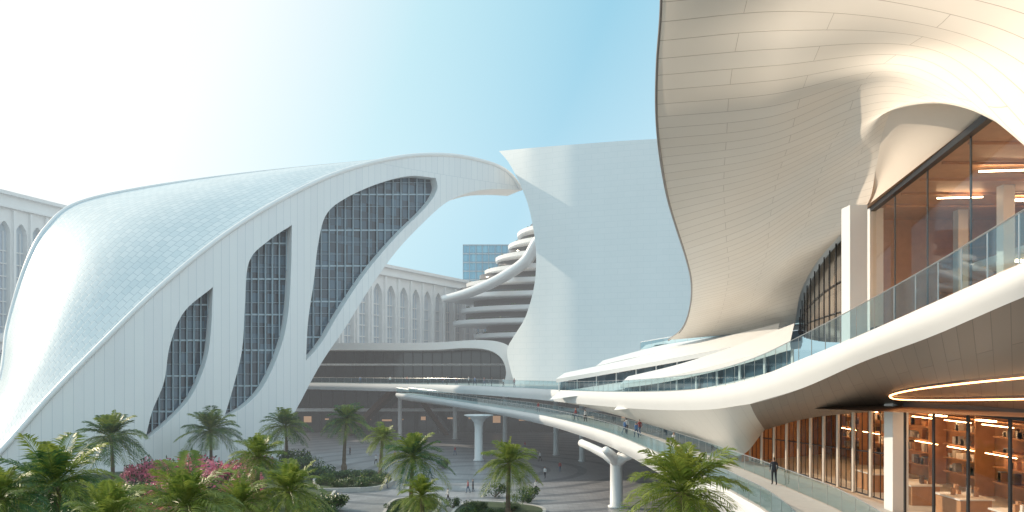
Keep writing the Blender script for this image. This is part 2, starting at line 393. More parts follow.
mb.add([(a.x+dx,a.y+3,Z0),(b.x+dx,b.y,Z0),(b.x+dx,b.y,ZT),(a.x+dx,a.y+3,ZT)],[(0,1,2,3)],0)
mb.add([(a.x+.3,a.y+3,Z0),(a.x+dx,a.y+3,Z0),(a.x+dx,a.y+3,ZT),(a.x+.3,a.y+3,ZT)],[(0,1,2,3)],0)
mb.box(b.x+6,b.x+dx+3,30,31,Z0,ZT,0)
for k in range(6):
    t=k/5; p=a.lerp(b,t)+Vector((5.5,0,0)); mb.box(p.x-.3,p.x+.3,p.y-.3,p.y+.3,Z0,ZT,3)
for k in range(10):
    t=(k+.5)/10; p=a.lerp(b,t); mb.beam((p.x+.5,p.y,ZT-.1),(p.x+dx,p.y,ZT-.1),0.08,0.12,0)
mb.add([(a.x+6,a.y,22),(b.x+6,b.y,22),(b.x+dx,b.y,22),(a.x+dx,a.y,22),(a.x+6,a.y,22.4),(b.x+6,b.y,22.4)],[(0,1,2,3),(0,4,5,1)],3)
mb.build('gallery_interior',[M_wood,M_deck,M_woodd,M_white])
mb=MB()
for k in range(5):
    t=(k+.8)/5.5; p=a.lerp(b,t); mb.beam((p.x+2.5,p.y,ZT-.3),(p.x+4.8,p.y-0.3,ZT-.3),0.10,0.06)
    mb.beam((p.x+6.2,p.y,21.95),(p.x+10,p.y,21.95),0.5,0.06); mb.beam((p.x+7,p.y+.5,ZT-.3),(p.x+9,p.y+.5,ZT-.3),0.4,0.06)
mb.build('gallery_lights',[M_lamp2])
mb=MB()
mb.box(W(850,0,46).x,W(850,0,46).x+1.0,46,47.2,17.5,25.5); mb.box(W(873,0,47).x,W(873,0,47).x+0.8,47.4,49,17.5,25.6)
mb.build('gallery_piers',[M_white])
arc=[(867,205,49.3),(840,235,58.5),(815,265,72.5),(800,295,86.5),(795,326,99)]
arcw=[W(*p)+Vector((0.8,0.5,0.2)) for p in arc]; basew=[Vector((p.x,p.y,z)) for p,z in zip(arcw,[17.5,18,18.6,19.5,20.5])]
M_arcglass=panes('arched_bay_glass',(0.16,0.115,0.085),(0.36,0.28,0.21),2.4,3.0,rough=0.1)
loft('arched_glazing',[arcw,basew],30,8,M_arcglass)
A=resample(cr_spline(arcw,60),3.4); B=[np.interp(p.y,[q.y for q in basew],[q.z for q in basew]) for p in A]
mb=MB()
for p,z in zip(A,B): mb.beam((p.x-.2,p.y,z),(p.x-.2,p.y,p.z),0.08,0.1)
for fz in (0.3,0.6): mb.tube([Vector((p.x-.1,p.y,z*(1-fz)+p.z*fz)) for p,z in zip(A,B)],0.05,5)
mb.build('arched_mullions',[M_dark])

# ------------------------------------------------------------ terrace
begin('elevated_terrace')
T=[(300,383,192),(380,384,180),(450,385,165),(520,388,140),(580,391,112),(640,392,86),(700,389,66),(750,379,54),(800,360,44),(860,335,35),(930,304,27.5),(1024,262,20),(1120,222,16)]
Bm=[(300,389,192),(380,391,180),(450,393,165),(520,398,140),(580,404,112),(640,409,86.3),(700,410,66.5),(750,404,54.8),(800,389,45),(860,363,36),(930,337,28.5),(1024,297,20.8),(1120,262,17)]
Tw=[W(*p) for p in T]; Bw=[W(*p) for p in Bm]
J=[(-50,215),(-30,212),(-8,210),(10,200),(25,185),(40,150),(42,120),(38,85),(32,55),(26,38),(20,28),(18,20),(17,16)]
Jw=[Vector((x,y,t.z-0.05)) for (x,y),t in zip(J,Tw)]
mf=[a.lerp(b,0.5)+Vector((-0.15,-0.15,0)) for a,b in zip(Tw,Bw)]
loft('fascia',[Tw,mf,Bw],160,8,M_fascia)
loft('deck',[[p+Vector((0,0,-.02)) for p in Tw],Jw],120,6,M_deck)
K=[Vector((-50,200,12)),Vector((-30,200,12)),Vector((-10,198,11.8)),Vector((8,185,11.5)),W(640,421,98),W(700,440,76),W(738,456,66),W(765,430,64),W(810,418,55),W(890,411,45.5),W(950,411,37),W(1024,412,30),W(1120,413,24)]
def midc(a,b,k,dz): return [p.lerp(q,k)+Vector((0,0,dz)) for p,q in zip(a,b)]
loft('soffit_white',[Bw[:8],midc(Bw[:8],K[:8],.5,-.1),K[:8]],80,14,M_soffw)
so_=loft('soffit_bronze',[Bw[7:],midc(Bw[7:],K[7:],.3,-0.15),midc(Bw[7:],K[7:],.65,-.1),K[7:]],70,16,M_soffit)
Tl=[Vector(p) for p in cr_spline(Tw,220)]
railing([p+Vector((0.12,0.12,0)) for p in Tl],1.35,2.2)
bvh=BVHTree.FromPolygons([v.co.copy() for v in so_.data.vertices],[tuple(p.vertices) for p in so_.data.polygons])
ring=[(1110,370),(1060,372),(1024,375.5),(970,381),(925,386.5),(900,391),(890,395),(900,398),(940,398.5),(980,398),(1024,397),(1060,396),(1110,395)]
rp=[]
for x,y in cr_spline(ring,90):
    dvec=Vector(((x-512)/F,1,(HZ-y)/F)).normalized()
    h=bvh.ray_cast(Vector((0,0,EYE)),dvec)
    if h[0] is not None: rp.append(h[0])
begin('soffit_light_strip')
mb=MB(); mb.tube([p+Vector((0,0,-.06)) for p in rp],0.05,6); mb.build('light_strip',[M_lamp],True)
mb=MB(); mb.tube([p+Vector((0,0,.03)) for p in rp],0.09,6); mb.build('light_housing',[M_woodd],True)

# ------------------------------------------------------------ lower shops
begin('shopfront_arcade')
ZF=8.5
wl=[(750,66),(785,60),(820,54),(855,49),(890,45)]
wlw=[Vector(((px-512)/F*d,d,0)) for px,d in wl]
wz=[12.4,12.8,13.2,13.6,13.9]
wp=[Vector((p.x,p.y,z)) for p,z in zip(wlw,wz)]
P=resample(cr_spline(wp,40),2.1)
mb=MB(); gl=MB()
for i,p in enumerate(P):
    mb.beam((p.x,p.y,ZF),(p.x,p.y,p.z+0.3),0.12,0.26,0)
P2=resample(cr_spline(wp,40),0.7)
for p in P2: mb.beam((p.x+.2,p.y,ZF),(p.x+.2,p.y,p.z+0.3),0.04,0.06,1)
for fz in (0.0,0.5,0.97): mb.tube([Vector((p.x+.1,p.y,ZF*(1-fz)+p.z*fz+.05)) for p in P],0.05,5,1)
mb.build('fins',[plain('fin_champagne',(0.66,0.58,0.50),0.4,0.1),M_dark])
gl.strip([Vector((p.x+.35,p.y,ZF)) for p in P],[Vector((p.x+.35,p.y,p.z+.3)) for p in P]); gl.build('glass',[M_shopglass])
S0=Vector(((905-512)/F*41,41,0)); S1=Vector(((1130-512)/F*24,24,0))
mb=MB(); gl=MB()
gl.add([(S0.x,S0.y,ZF),(S1.x,S1.y,ZF),(S1.x,S1.y,14.6),(S0.x,S0.y,14.6)],[(0,1,2,3)]); gl.build('store_glass',[M_shopglass])
for k in range(6):
    p=S0.lerp(S1,k/5); mb.beam((p.x,p.y,ZF),(p.x,p.y,14.6),0.08,0.15)
mb.beam((S0.x,S0.y,14.35),(S1.x,S1.y,14.35),.2,.5)
mb.build('store_frames',[M_dark])
mb=MB(); c=W(897,0,43); mb.box(c.x-.42,c.x+.42,42.6,43.6,ZF-8.5,14.6); mb.build('white_pier',[M_white])
mb=MB()
mb.add([(18,16,ZF-.3),(40,16,ZF-.3),(40,75,ZF-.3),(18,75,ZF-.3)],[(0,1,2,3)],0)
mb.add([(30,16,ZF-.3),(30,75,ZF-.3),(30,75,15),(30,16,15)],[(0,1,2,3)],1)
mb.add([(19.5,68,ZF-.3),(30,75,ZF-.3),(30,75,15),(19.5,68,15)],[(0,1,2,3)],1)
mb.add([(17.5,16,14.75),(30,16,14.75),(30,75,14.2),(19.8,70,12.9)],[(0,1,2,3)],2)
for k in range(9):
    y=22+k*5.5
    for z in (9.3,10.2,11.1,12.0,12.9): mb.box(28.6,29.7,y,y+3.6,z,z+.08,3)
    mb.box(28.6,29.8,y-.12,y-.02,ZF-.3,13.2,1)
    for j in range(22):
        yy=y+.2+R.random()*3; z=R.choice((9.38,10.28,11.18,12.08)); mb.box(28.8,29.2,yy,yy+.2+R.random()*.3,z,z+.2+R.random()*.45,R.choice((3,4,0,2)))
for k in range(6):
    y=26+k*5; mb.box(23,24.6,y,y+2.4,ZF-.3,9.3,3); mb.box(22.9,24.7,y-.1,y+2.5,9.3,9.38,4)
    for j in range(5):
        yy=y+.2+R.random()*2; xx=23.1+R.random()*1.2; mb.box(xx,xx+.18,yy,yy+.18,9.39,9.5+R.random()*.4,R.choice((2,3,4)))
mb.build('store_interior',[M_deck,M_wood,M_woodd,M_wood,M_white])
mb=MB()
for k in range(12):
    y=20+k*4.2
    mb.box(22,22.3,y,y+1.2,13.6,13.66); mb.box(25,25.3,y+1,y+2.2,13.6,13.66); mb.box(28.3,28.36,y,y+3,12.7,12.75)
    mb.box(28.5,28.54,y,y+3,10.98,11.02)
mb.build('store_lights',[plain('shelf_lamp',(1,.8,.5),.5,emit=(1,.56,.25),es=24)])
mb=MB(); mb.add([(19.6,10,0),(19.6,66,0),(30,120,0),(34,185,0),(19.6,10,8.1),(19.6,66,8.1),(30,120,12),(34,185,12)],[(0,1,5,4),(1,2,6,5),(2,3,7,6)],0)
mb.build('podium_wall',[M_darkwin])

# ------------------------------------------------------------ lower curved footbridge
begin('curved_footbridge')
RLp=[(396,393,174),(440,399,160),(480,405,148),(540,415,122),(600,430,98),(650,450,75),(700,475,57),(740,497,47),(768,514,41.5),(800,545,34.3),(840,600,26)]
RL=[W(*p) for p in RLp]
wd=[3,3.4,4,4.3,4.3,4.3,4.3,4.3,4.3,4.3,4.3]
fd=[1.1,1.1,1.2,1.4,1.7,1.9,1.9,1.8,1.7,1.6,1.5]
RRt=[Vector((p.x+w*0.97,p.y+w*.15,p.z)) for p,w in zip(RL,wd)]
dn=[Vector((0.35,0.1,-f)) for f in fd]
loft('bridge_fascia',[RL,[p+Vector((-.1,-.05,-f*.5)) for p,f in zip(RL,fd)],[p+d for p,d in zip(RL,dn)]],140,6,M_fascia)
loft('bridge_deck',[RL,RRt],140,3,M_deck)
loft('bridge_underside',[[p+d for p,d in zip(RL,dn)],[(p+q)/2+Vector((0,0,-f-.4)) for p,q,f in zip(RL,RRt,fd)],[p+Vector((-.25,0,-f)) for p,f in zip(RRt,fd)]],140,8,M_soffw)
loft('bridge_fascia_far',[RRt,[p+Vector((-.25,0,-f)) for p,f in zip(RRt,fd)]],140,3,M_fascia)
railing([Vector(p)+Vector((.15,.05,0)) for p in cr_spline(RL,160)],1.15,2.2,'near_')
railing([Vector(p)-Vector((.15,.05,0)) for p in cr_spline(RRt,160)],1.15,2.2,'far_')
mb=MB(); rr=[Vector(p) for p in cr_spline(RRt,60) if p[1]<64]; 
mb.strip([p+Vector((.02,0,-.06)) for p in rr],[Vector((max(20.2,p.x+.3),p.y+1,p.z-.06)) for p in rr]); mb.build('concourse_floor',[M_deck])

def column(name,x,y,zt,r=0.6,cap=2.4,arms=False):
    e=begin(name); mb=MB()
    if not arms:
        mb.lathe([(r*1.25,0),(r*1.25,.25),(r,.3),(r*.95,zt-2.2),(r*1.15,zt-1.3),(cap*.6,zt-.5),(cap,zt-.1),(cap,zt)],x,y,28)
    else:
        mb.lathe([(r*1.3,0),(r*1.3,.25),(r,.3),(r*.95,zt-1.6),(r*1.1,zt-1.0)],x,y,24)
        for dxx,dy in ((-3.6,6),(2.4,-4.0),(-1.6,-3.0),(2.6,3.5)):
            mb.tube([(x,y,zt-1.7),(x+dxx*.3,y+dy*.3,zt-.9),(x+dxx*.7,y+dy*.7,zt-.3),(x+dxx,y+dy,zt+.1)],[r*.9,r*.75,r*.65,r*.6],10)
    mb.build('shaft_and_capital',[M_white],True)
column('flared_column',W(477,0,141).x+.3,141,8.1,0.75,2.6)
column('branching_column',W(606,0,93).x+1.2,93,6.9,0.75,arms=True)
for px,d,zt in ((505,172,12.2),(556,150,12),(582,140,11.6),(455,185,12.2),(400,188,12.2)):
    column('flared_column',W(px,0,d).x,d,zt,0.5,1.6)

# ------------------------------------------------------------ mall block behind terrace
begin('terraced_mall_building')
MM=lambda u,v: W(u,v,float(np.interp(u,[290,520],[198,184])))
sheet('brim_ribbon',[[(296,342),(360,343),(430,342.5),(478,340),(503,343),(515,353),(518,368),(516,384)],[(516,384),(504,384)],[(504,384),(506,371),(501,358),(488,350),(465,348),(430,350),(360,350),(296,350)],[(296,350),(296,342)]],[],MM,lambda u,v:(u*.2,v*.2),4,(0,26,0),(0,0,0),M_white)
mb=MB()
y=206
mb.add([(-58,y,12.5),(6,y,12.5),(6,y,22),(-58,y,22)],[(0,1,2,3)],0)
for k in range(26): mb.beam((-58+k*2.5,y-.2,12.5),(-58+k*2.5,y-.2,22),.15,.3,1)
mb.beam((-58,y-.3,17.4),(6,y-.3,17.4),.5,.5,2)
mb.add([(-58,205,0),(40,205,0),(40,205,12),(-58,205,12)],[(0,1,2,3)],0)
for k in range(34): mb.beam((-58+k*3,204.7,0),(-58+k*3,204.7,12),.2,.3,1)
mb.beam((-58,204.6,5.8),(40,204.6,5.8),.4,.8,2)
mb.build('storeys',[M_darkwin,M_dark,M_white])
mb=MB()
for k in range(15):
    x=-52+k*6+R.uniform(-2,2); mb.box(x,x+R.uniform(.8,2.6),204.4,204.45,2.4+R.random()*1.2,3.3+R.random())
mb.build('shop_signs_lit',[plain('dim_lamp',(.3,.2,.12),.5,emit=(1,.6,.35),es=0.3)])
mb=MB(); mb.beam((-40,196,0),(-28,192,11.5),3,1.2); mb.beam((-16,196,0),(-24,193,11.5),1.5,1); mb.build('raking_struts',[M_woodd])

# ------------------------------------------------------------ stepped roof ledges
begin('stepped_roof_terraces')
Ls=[[(620,384,98),(665,377,88),(720,364,77),(790,343,66)],
    [(556,379,121),(620,368,110),(690,355,98),(775,338,86)],
    [(596,366,122),(650,354,113),(710,345,104),(785,331,94)],
    [(640,350,122),(690,342,114),(740,335,107),(800,325,99)]]
for k,c in enumerate(Ls):
    e=[W(*p) for p in c]
    bkv=Vector((3.5,9,2.0))
    loft('ledge_top',[e,[p+bkv*np.interp(i,[0,3],[.45,1.1]) for i,p in enumerate(e)]],40,4,M_white)
    loft('ledge_fascia',[e,[p+Vector((.1,.1,-.55)) for p in e]],40,3,M_fascia)
    loft('ledge_slot',[[p+Vector((.8,1.6,-.5)) for p in e],[p+Vector((.6,1.0,-2.6)) for p in e]],40,3,M_balwin)
    loft('ledge_foot',[[p+Vector((.5,.5,-1.9)) for p in e],[p+Vector((-1.2,-3.6,-3.0)) for p in e]],40,3,M_white)
    mb=MB()
    for p in resample(cr_spline(e,40),4): mb.beam(p+Vector((.5,.9,-.5)),p+Vector((.5,.8,-2.2)),.1,.5)
    mb.build('slot_mullions',[M_white])
e=[W(*p) for p in Ls[3]]
loft('upper_apron',[[p+Vector((2,6,0)) for p in e],[W(660,344,116)+Vector((0,4,0)),W(700,340,116),W(760,330,108),W(810,322,102)]],20,4,M_white)
railing([Vector(p)+Vector((.1,.2,0)) for p in cr_spline([W(*p) for p in Ls[3]],30)],1.2,2.2)

# ------------------------------------------------------------ arcade buildings
def arcade(name,x0,y0,x1,y1,zt,n,thick=1.6):
    begin(name)
    p0=Vector((x0,y0,0)); p1=Vector((x1,y1,0)); Ln=(p1-p0).length; d=(p1-p0).normalized(); nrm=Vector((-d.y,d.x,0))
    if nrm.y<0: nrm=-nrm
    Mx=lambda u,v: p0+d*u+Vector((0,0,v))
    bw=Ln/n; holes=[]
    for k in range(n):
        c=(k+.5)*bw; hw=bw*.35; top=zt*0.88
        for z0,z1 in ((zt*.40,top),(zt*.04,zt*.34)):
            sp=z1-hw*1.6
            holes.append([[(c-hw,z0),(c-hw,sp)],[(c-hw,sp),(c-hw*.75,sp+hw*.8),(c,z1),(c+hw*.75,sp+hw*.8),(c+hw,sp)],[(c+hw,sp),(c+hw,z0)],[(c+hw,z0),(c-hw,z0)]])
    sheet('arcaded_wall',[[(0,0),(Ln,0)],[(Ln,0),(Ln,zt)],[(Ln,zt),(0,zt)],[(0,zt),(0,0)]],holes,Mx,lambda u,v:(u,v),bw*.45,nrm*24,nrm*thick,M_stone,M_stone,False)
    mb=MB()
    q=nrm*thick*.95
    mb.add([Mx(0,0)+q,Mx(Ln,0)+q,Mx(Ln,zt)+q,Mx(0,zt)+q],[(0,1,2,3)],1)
    for k in range(n+1):
        a=Mx(k*bw,0)-nrm*.35; mb.beam(a,a+Vector((0,0,zt*.93)),bw*.13,.9,0,up=nrm)
    for z,t in ((zt,1.0),(zt*.94,.5),(zt*.37,1.0)): mb.beam(Mx(-.4,z)-nrm*.5,Mx(Ln+.4,z)-nrm*.5,1.2,t,0)
    for k in range(n):
        c=Mx((k+.5)*bw,0)+q*.8
        for j in (-.12,.12): mb.beam(c+d*bw*j+Vector((0,0,0)),c+d*bw*j+Vector((0,0,zt*.84)),.2,.2,0)
        for z in np.arange(zt*.1,zt*.8,3.6): mb.beam(c-d*bw*.33+Vector((0,0,z)),c+d*bw*.33+Vector((0,0,z)),.2,.3,0)
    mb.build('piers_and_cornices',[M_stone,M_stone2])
def gx(px,d): return (px-512)/F*d
arcade('arcaded_stone_building',gx(325,235),235,gx(530,360),360,50,19)
arcade('arcaded_stone_building',gx(-130,190),190,gx(75,250),250,66,11)

# ------------------------------------------------------------ organic tower
begin('layered_balcony_tower')
lv=[(27.5,470),(32.2,447),(36.6,456),(41.2,441),(45.8,462),(50.4,482),(55,494),(59.6,508),(64,518)]
mb=MB(); gm=MB(); pm_=MB()
cx,cy=24,290
q=random.Random(3)
for z,l in lv:
    a=cx-gx(l,263)
    mb.lathe([(a-2.2,z-.55),(a-.5,z-.45),(a,z-.1),(a+.1,z+1.2),(a-.25,z+1.2),(a-.3,z+.2)],cx,cy,96,0,1,27/a)
    gm.lathe([(a-4.5,z+.2),(a-4.5,z+4.2)],cx,cy,60,0,1,21.5/a)
    for i in range(900):
        th=q.uniform(math.pi,2*math.pi*.93); rr_=a-.9; c=Vector((cx+rr_*math.cos(th),cy+rr_*27/a*math.sin(th),z+.9+q.random()*.9*max(0,math.sin(th*19+z))))
        v=Vector((q.gauss(0,1),q.gauss(0,1),q.gauss(0,1))).normalized()*.35; w=v.orthogonal().normalized()*.2
        pm_.add([c-v,c-w,c+v,c+w],[(0,1,2,3)])
a=cx-gx(472,263); gm.lathe([(a,5),(a,27)],cx,cy,60,0,1,22/a)
mb.build('balcony_slabs',[M_white],False); gm.build('storeys_glass',[M_balwin],True); pm_.build('balcony_planting',[M_shrub])
sw=[(548,222,262),(533,240,262),(522,258,262),(503,272,261),(482,283,260),(462,291,260),(441,297,261)]
loft('swoosh_parapet',[[W(*p) for p in sw],[W(p[0]+1.5,p[1]+3.5,p[2]-1) for p in sw],[W(p[0]+9,p[1]+5,p[2]+6) for p in sw]],50,8,M_white,.4)
begin('blue_glass_tower')
x0,x1=gx(463,320),gx(540,320)
mb=MB(); 
mkmesh('curtain_wall',[(x0,320,0),(x1,320,0),(x1,320,66),(x0,320,66),(x0,345,0),(x0,345,66),(x1,345,0),(x1,345,66)],[(0,1,2,3),(4,0,3,5),(3,2,7,5),(1,6,7,2)],[M_bluewin],None,[(x0,0),(x1,0),(x1,66),(x0,66),(x0-25,0),(x0-25,66),(x1+25,0),(x1+25,66)])
for k in range(13): mb.beam((x0+(x1-x0)*k/12,319.8,0),(x0+(x1-x0)*k/12,319.8,66),.15,.3)
for z in np.arange(3,67,3.5): mb.beam((x0,319.8,z),(x1,319.8,z),.3,.4)
mb.build('mullions',[M_mull])

# ------------------------------------------------------------ vegetation
def palm(x,y,h,r,seed,lm,base=0.0,nf=38):
    q=random.Random(seed); mb=MB()
    lean=Vector((q.uniform(-.06,.06),q.uniform(-.06,.06),0))
    path=[];rad=[]; n=14; r0=0.13+0.013*h
    for i in range(n+1):
        t=i/n; path.append(Vector((0,0,h*t))+lean*h*t*t); rad.append(r0*(1.35-.55*t if t>.08 else 1.9-.5*t)*(1+.10*(i%2)))
    rad[-1]*=1.5; rad[-2]*=1.4
    mb.tube(path,rad,10,0); top=path[-1]
    for k in range(nf):
        az=k*2.39996+q.uniform(-.25,.25); u=(k+.5)/nf
        el=math.radians(80-104*u+q.uniform(-8,8)); Lf=r*1.32*q.uniform(.8,1.12)*(0.72 if u<.15 else 1)
        hd=Vector((math.cos(az),math.sin(az),0)); droop=q.uniform(.45,.8)*(0.35+math.cos(el))
        ns=12; pts=[]; 
        for i in range(ns+1):
            t=i/ns; pts.append(top+hd*(Lf*t*math.cos(el)*(1-.12*t))+Vector((0,0,Lf*(t*math.sin(el)-droop*.58*t*t))))
        mb.tube(pts,[.04*(1-t/ns*.8)*(r/3) for t in range(ns+1)],4,2)
        side=hd.cross(Vector((0,0,1)))
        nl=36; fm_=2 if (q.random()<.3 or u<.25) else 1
        for i in range(nl):
            t=.12+.88*i/(nl-1); s=t*ns; a=min(int(s),ns-1); p=pts[a].lerp(pts[a+1],s-a); tan=(pts[a+1]-pts[a]).normalized()
            ll=Lf*.33*math.sin(math.pi*min(1,(t*.86+.14)))**.6*q.uniform(.8,1.12)
            if t>.97: ll*=.6
            upn=side.cross(tan).normalized()
            for sg in (-1,1):
                dv=(side*sg*.75+tan*.68+upn*(.2+q.uniform(-.14,.16))).normalized()
                w=tan*(.0145*r)
                m_=p+dv*ll*.45; e_=p+dv*ll+Vector((0,0,-ll*(.22+q.random()*.18)))
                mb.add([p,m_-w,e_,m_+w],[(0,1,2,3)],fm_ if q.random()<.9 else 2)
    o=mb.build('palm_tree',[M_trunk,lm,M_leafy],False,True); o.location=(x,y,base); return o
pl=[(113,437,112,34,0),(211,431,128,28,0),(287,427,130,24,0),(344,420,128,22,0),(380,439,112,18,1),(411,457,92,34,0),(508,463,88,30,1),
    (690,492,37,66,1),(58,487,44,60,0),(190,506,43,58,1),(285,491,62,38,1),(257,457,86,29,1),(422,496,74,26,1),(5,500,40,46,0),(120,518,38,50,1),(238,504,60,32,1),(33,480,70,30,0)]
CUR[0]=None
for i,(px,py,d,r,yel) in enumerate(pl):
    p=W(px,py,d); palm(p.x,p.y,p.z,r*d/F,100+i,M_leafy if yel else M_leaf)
def shrub_mesh(name,seed,mats,pinkf=0,n=900):
    q=random.Random(seed); mb=MB()
    cl=[(q.uniform(-.7,.7),q.uniform(-.7,.7),q.uniform(.25,.75),q.uniform(.35,.6)) for _ in range(7)]
    for c in cl: mb.tube([(0,0,0),(c[0]*.5,c[1]*.5,c[2]*.5),(c[0],c[1],c[2])],[.03,.02,.01],4,0)
    for i in range(n):
        c=q.choice(cl); v=Vector((q.gauss(0,1),q.gauss(0,1),q.gauss(0,1))).normalized()*c[3]*q.random()**.35
        p=Vector((c[0],c[1],c[2]))+v; p.z=max(.03,p.z)
        a=Vector((q.gauss(0,1),q.gauss(0,1),q.gauss(0,1))).normalized(); b=a.orthogonal().normalized(); s=q.uniform(.05,.11)
        mb.add([p-a*s,p-b*s*.5,p+a*s,p+b*s*.5],[(0,1,2,3)],2 if (q.random()<pinkf and v.z>-.15) else 1)
    me=bpy.data.meshes.new(name); me.from_pydata(mb.v,[],mb.f)
    for m in mats: me.materials.append(m)
    me.polygons.foreach_set('material_index',mb.m); return me
sm=[shrub_mesh('shrub',s,[M_trunk,M_shrub,M_leafy],.12) for s in (1,2)]
fm=shrub_mesh('flowering_shrub',5,[M_trunk,M_shrub,M_pink],.8)
def put(name,me,x,y,s,z=0,rz=0,sz=1):
    o=bpy.data.objects.new(name,me); scene.collection.objects.link(o); o.location=(x,y,z); o.scale=(s,s,s*sz); o.rotation_euler=(0,0,rz); return o
for i in range(80):
    px=R.uniform(-10,335); d=R.uniform(62,min(132,95+px*.13))
    if px>250 and d<80: continue
    pink = 120<px<280 and R.random()<.5
    put('flowering_shrub' if pink else 'shrub',fm if pink else R.choice(sm),gx(px,d),d,R.uniform(1.3,2.8),0.1,R.uniform(0,6),R.uniform(.7,1.1))
for px in (138,147,156,163,170,177,184,191,198,206,214,222,231,240,248):
    d=R.uniform(104,114); put('flowering_shrub',fm,gx(px,d),d,R.uniform(2.0,2.9),R.uniform(.1,.3),R.uniform(0,6),R.uniform(1,1.35))
for px,d,s in ((495,100,1.5),(532,98,1.3),(360,112,1.4),(372,115,1.2),(442,130,1.2),(522,96,1.0),(452,92,1.0)):
    put('shrub',R.choice(sm),gx(px,d),d,s,0.1,R.uniform(0,6),1.1)
def bed(name,pts,h=.35):
    begin(name); c=[Vector((x,y,0)) for x,y in pts]; c.append(c[0])
    s=cr_spline(c,60)[:-1]; mb=MB(); n=len(s)
    mb.add([(p[0],p[1],h-.08) for p in s],[tuple(range(n))],1)
    for i in range(n):
        a=s[i];b=s[(i+1)%n]; mb.beam((a[0],a[1],h/2),(b[0],b[1],h/2),.35,h,0)
    mb.build('kerb_and_soil',[M_deck,M_soil])
bed('planting_bed',[(-75,60),(-25,55),(-22,85),(-24,110),(-30,128),(-48,132),(-70,110)])
bed('planting_bed',[(-25,104),(-18,106),(-17,114),(-22,119),(-28,115)],.6)
for i in range(16):
    a=i/16*6.28; put('shrub',sm[i%2],-22+4*math.cos(a),111+5.2*math.sin(a),1.3,.5,a,.8)
bed('planting_bed',[(-7,84),(2,85),(3,92),(-5,95)],.4)
bed('planting_bed',[(-14,86),(-9,86),(-9,97),(-14,97)],.4)
for i in range(26):
    x,y=(R.uniform(-5,1),R.uniform(86,92)) if i%2 else (R.uniform(-13.5,-9.5),R.uniform(87,96))
    put('shrub',sm[(i//2)%2],x,y,R.uniform(.7,1.1),.3,R.uniform(0,6),.7)

# ------------------------------------------------------------ people
def person_mesh(seed,stride,cols):
    V=[];E_=[];Rr=[]
    def add(p,r,par=None):
        V.append(p);Rr.append(r)
        if par is not None:E_.append((par,len(V)-1))
        return len(V)-1
    s=stride
    pel=add((0,0,.95),(.15,.11)); sp=add((0,0,1.15),(.135,.10),pel); ch=add((0,0,1.35),(.165,.11),sp); nk=add((0,.0,1.49),(.06,.06),ch); hd0=add((0,-.01,1.58),(.075,.085),nk); hd=add((0,-.01,1.68),(.075,.09),hd0); add((0,0,1.74),(.045,.05),hd)
    for sg in (-1,1):
        f=s*sg
        hip=add((.10*sg,0,.90),(.095,.095),pel); kn=add((.10*sg,-.5*f,.50),(.06,.065),hip); an=add((.10*sg,-.55*f+ (.14 if f<0 else 0)*1.0,.09),(.04,.045),kn); add((.11*sg,-.55*f+(.14 if f<0 else 0)-.15,.035),(.038,.03),an)
        sh=add((.19*sg,0,1.41),(.06,.06),ch); el=add((.24*sg,.3*f,1.14),(.043,.043),sh); wr=add((.23*sg,.35*f-.10,.90),(.03,.03),el); add((.225*sg,.35*f-.14,.82),(.035,.022),wr)
    me=bpy.data.meshes.new('p'); me.from_pydata(V,E_,[])
    o=bpy.data.objects.new('p',me); scene.collection.objects.link(o)
    sk=o.modifiers.new('k','SKIN'); 
    sv=me.skin_vertices[0].data
    for i,r in enumerate(Rr): sv[i].radius=r; sv[i].use_root=(i==0)
    su=o.modifiers.new('u','SUBSURF'); su.levels=1; su.render_levels=1
    dg=bpy.context.evaluated_depsgraph_get(); m2=bpy.data.meshes.new_from_object(o.evaluated_get(dg)); bpy.data.objects.remove(o)
    m2.materials.clear()
    for m in cols: m2.materials.append(m)
    for p in m2.polygons:
        c=p.center; x=abs(c.x)
        if c.z>1.67 or (c.z>1.56 and c.y>.03): k=4
        elif c.z>1.47: k=0
        elif x>.195 and c.z<.95: k=0
        elif c.z>.97 or x>.2: k=1
        elif c.z>.09: k=2
        else: k=3
        p.material_index=k; p.use_smooth=True
    return m2
skin=plain('skin',(.45,.27,.19),.5); hair=plain('hair',(.03,.02,.015),.6); shoe=plain('shoe',(.04,.04,.04),.5)
tops=[plain('shirt_white',(.7,.7,.7),.8),plain('shirt_red',(.35,.07,.07),.8),plain('coat_dark',(.04,.045,.06),.8),plain('shirt_blue',(.1,.2,.4),.8)]
bots=[plain('trousers_dark',(.03,.03,.04),.8),plain('jeans',(.08,.12,.2),.8)]
pm=[person_mesh(i,st,[skin,tops[i%4],bots[i%2],shoe,hair]) for i,st in enumerate((.35,-.3,.05,.4,.12,-.38))]
def tz(Y,path):
    c=cr_spline(path,300); i=np.argmin(abs(c[:,1]-Y)); return c[i]
ppl=[]
for Y,dx in ((165,1.2),(168,1.5),(160,1.5),(172,1.0),(176,1.4),(150,2),(158,2.2),(121,1.2),(184,1.2),(163,2.6),(170,2.4),(180,2.2),(145,1.3),(154,1.4)):
    c=tz(Y,Tw); ppl.append((c[0]+dx,Y,c[2]))
for Y,dx in ((92,1.3),(94,2.0),(90.5,2.6),(75,2.2),(128,2),(52,3.6),(88,1.6),(110,2.2),(112,1.5)):
    c=tz(Y,RL); ppl.append((c[0]+dx,Y,c[2]))
for px,d in ((448,97),(468,104),(473,105),(386,108),(520,112),(455,150),(540,140),(525,160),(350,150),(430,118),(545,118),(560,125),(376,135),(395,140),(415,160),(500,130),(536,104)): ppl.append((gx(px,d),d,.012))
for i,(x,y,z) in enumerate(ppl):
    put('person',pm[(i+1)%6 if i!=19 else 2],x,y,R.uniform(.95,1.06),z,R.uniform(0,6.28))

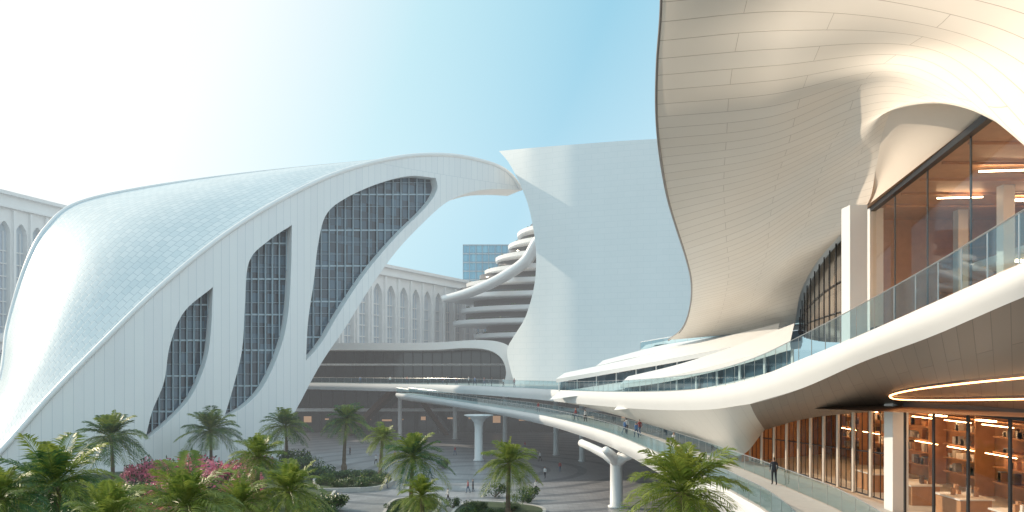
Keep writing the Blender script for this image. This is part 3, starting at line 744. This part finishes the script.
# ------------------------------------------------------------ atmospheric haze (absorbing box whose added emission stands in for sunlit air)
CUR[0]=None
hz=MB(); hz.box(-420,420,80,620,0.02,150); ho=hz.build('haze',[bpy.data.materials.new('haze_glow')],False,True)
hm=ho.data.materials[0]; hm.use_nodes=True; nt=hm.node_tree; nt.nodes.clear()
o=N(nt,'ShaderNodeOutputMaterial'); ab=N(nt,'ShaderNodeVolumeAbsorption'); em=N(nt,'ShaderNodeEmission'); ad=N(nt,'ShaderNodeAddShader')
sg=0.0006
ab.inputs['Density'].default_value=sg; ab.inputs['Color'].default_value=(0,0,0,1)
em.inputs[0].default_value=(0.95,0.97,0.98,1); em.inputs[1].default_value=sg*1.2
nt.links.new(ab.outputs[0],ad.inputs[0]); nt.links.new(em.outputs[0],ad.inputs[1]); nt.links.new(ad.outputs[0],o.inputs['Volume'])

# ------------------------------------------------------------ light, sky, camera
EL=math.radians(30); AZ=math.radians(66)
s=Vector((-math.cos(EL)*math.sin(AZ),math.cos(EL)*math.cos(AZ),math.sin(EL)))
sd=bpy.data.lights.new('sun','SUN'); sd.energy=4.2; sd.angle=math.radians(.5); sd.color=(1,.85,.66)
so=bpy.data.objects.new('sun',sd); scene.collection.objects.link(so); so.rotation_euler=s.to_track_quat('Z','Y').to_euler(); so.location=s*300
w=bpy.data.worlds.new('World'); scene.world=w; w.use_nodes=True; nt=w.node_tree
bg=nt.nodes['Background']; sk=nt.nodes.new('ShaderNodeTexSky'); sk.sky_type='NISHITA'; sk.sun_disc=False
sk.sun_elevation=EL; sk.sun_rotation=-AZ; sk.air_density=1.2; sk.dust_density=3.0; sk.ozone_density=1.5
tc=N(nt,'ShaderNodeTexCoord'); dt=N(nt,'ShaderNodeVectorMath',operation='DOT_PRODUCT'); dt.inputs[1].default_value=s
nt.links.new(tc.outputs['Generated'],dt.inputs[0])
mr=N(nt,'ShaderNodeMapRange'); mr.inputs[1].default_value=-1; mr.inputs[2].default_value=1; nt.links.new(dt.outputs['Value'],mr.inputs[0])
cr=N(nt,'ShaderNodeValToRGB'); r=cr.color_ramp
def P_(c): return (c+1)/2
stops=[(-1,(.82,.98,1.05)),(.05,(.74,.96,1.04)),(.44,(.22,.62,.82)),(.60,(.50,.84,.93)),(.74,(1.0,1.05,1.05)),(1,(1.25,1.17,1.08))]  # sky ramp, brightened away from the sun to fill the shaded facades
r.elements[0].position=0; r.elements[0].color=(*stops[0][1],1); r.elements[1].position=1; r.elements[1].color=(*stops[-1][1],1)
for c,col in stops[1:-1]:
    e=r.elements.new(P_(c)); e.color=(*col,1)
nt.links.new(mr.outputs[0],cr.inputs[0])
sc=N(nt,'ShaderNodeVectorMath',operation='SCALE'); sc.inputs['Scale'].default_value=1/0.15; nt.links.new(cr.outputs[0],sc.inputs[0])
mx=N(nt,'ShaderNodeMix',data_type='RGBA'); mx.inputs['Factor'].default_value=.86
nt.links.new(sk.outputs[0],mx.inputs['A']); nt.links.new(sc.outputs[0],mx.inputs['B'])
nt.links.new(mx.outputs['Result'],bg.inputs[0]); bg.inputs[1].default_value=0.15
cam=bpy.data.cameras.new('camera'); co=bpy.data.objects.new('camera',cam); scene.collection.objects.link(co)
co.location=(0,0,EYE); co.rotation_euler=(math.radians(90),0,0); cam.sensor_width=36; cam.lens=F/1024*36
cam.shift_y=(HZ-256)/1024; cam.clip_end=6000; cam.clip_start=.5
scene.camera=co
scene.view_settings.view_transform='Standard'; scene.view_settings.look='None'; scene.view_settings.exposure=0
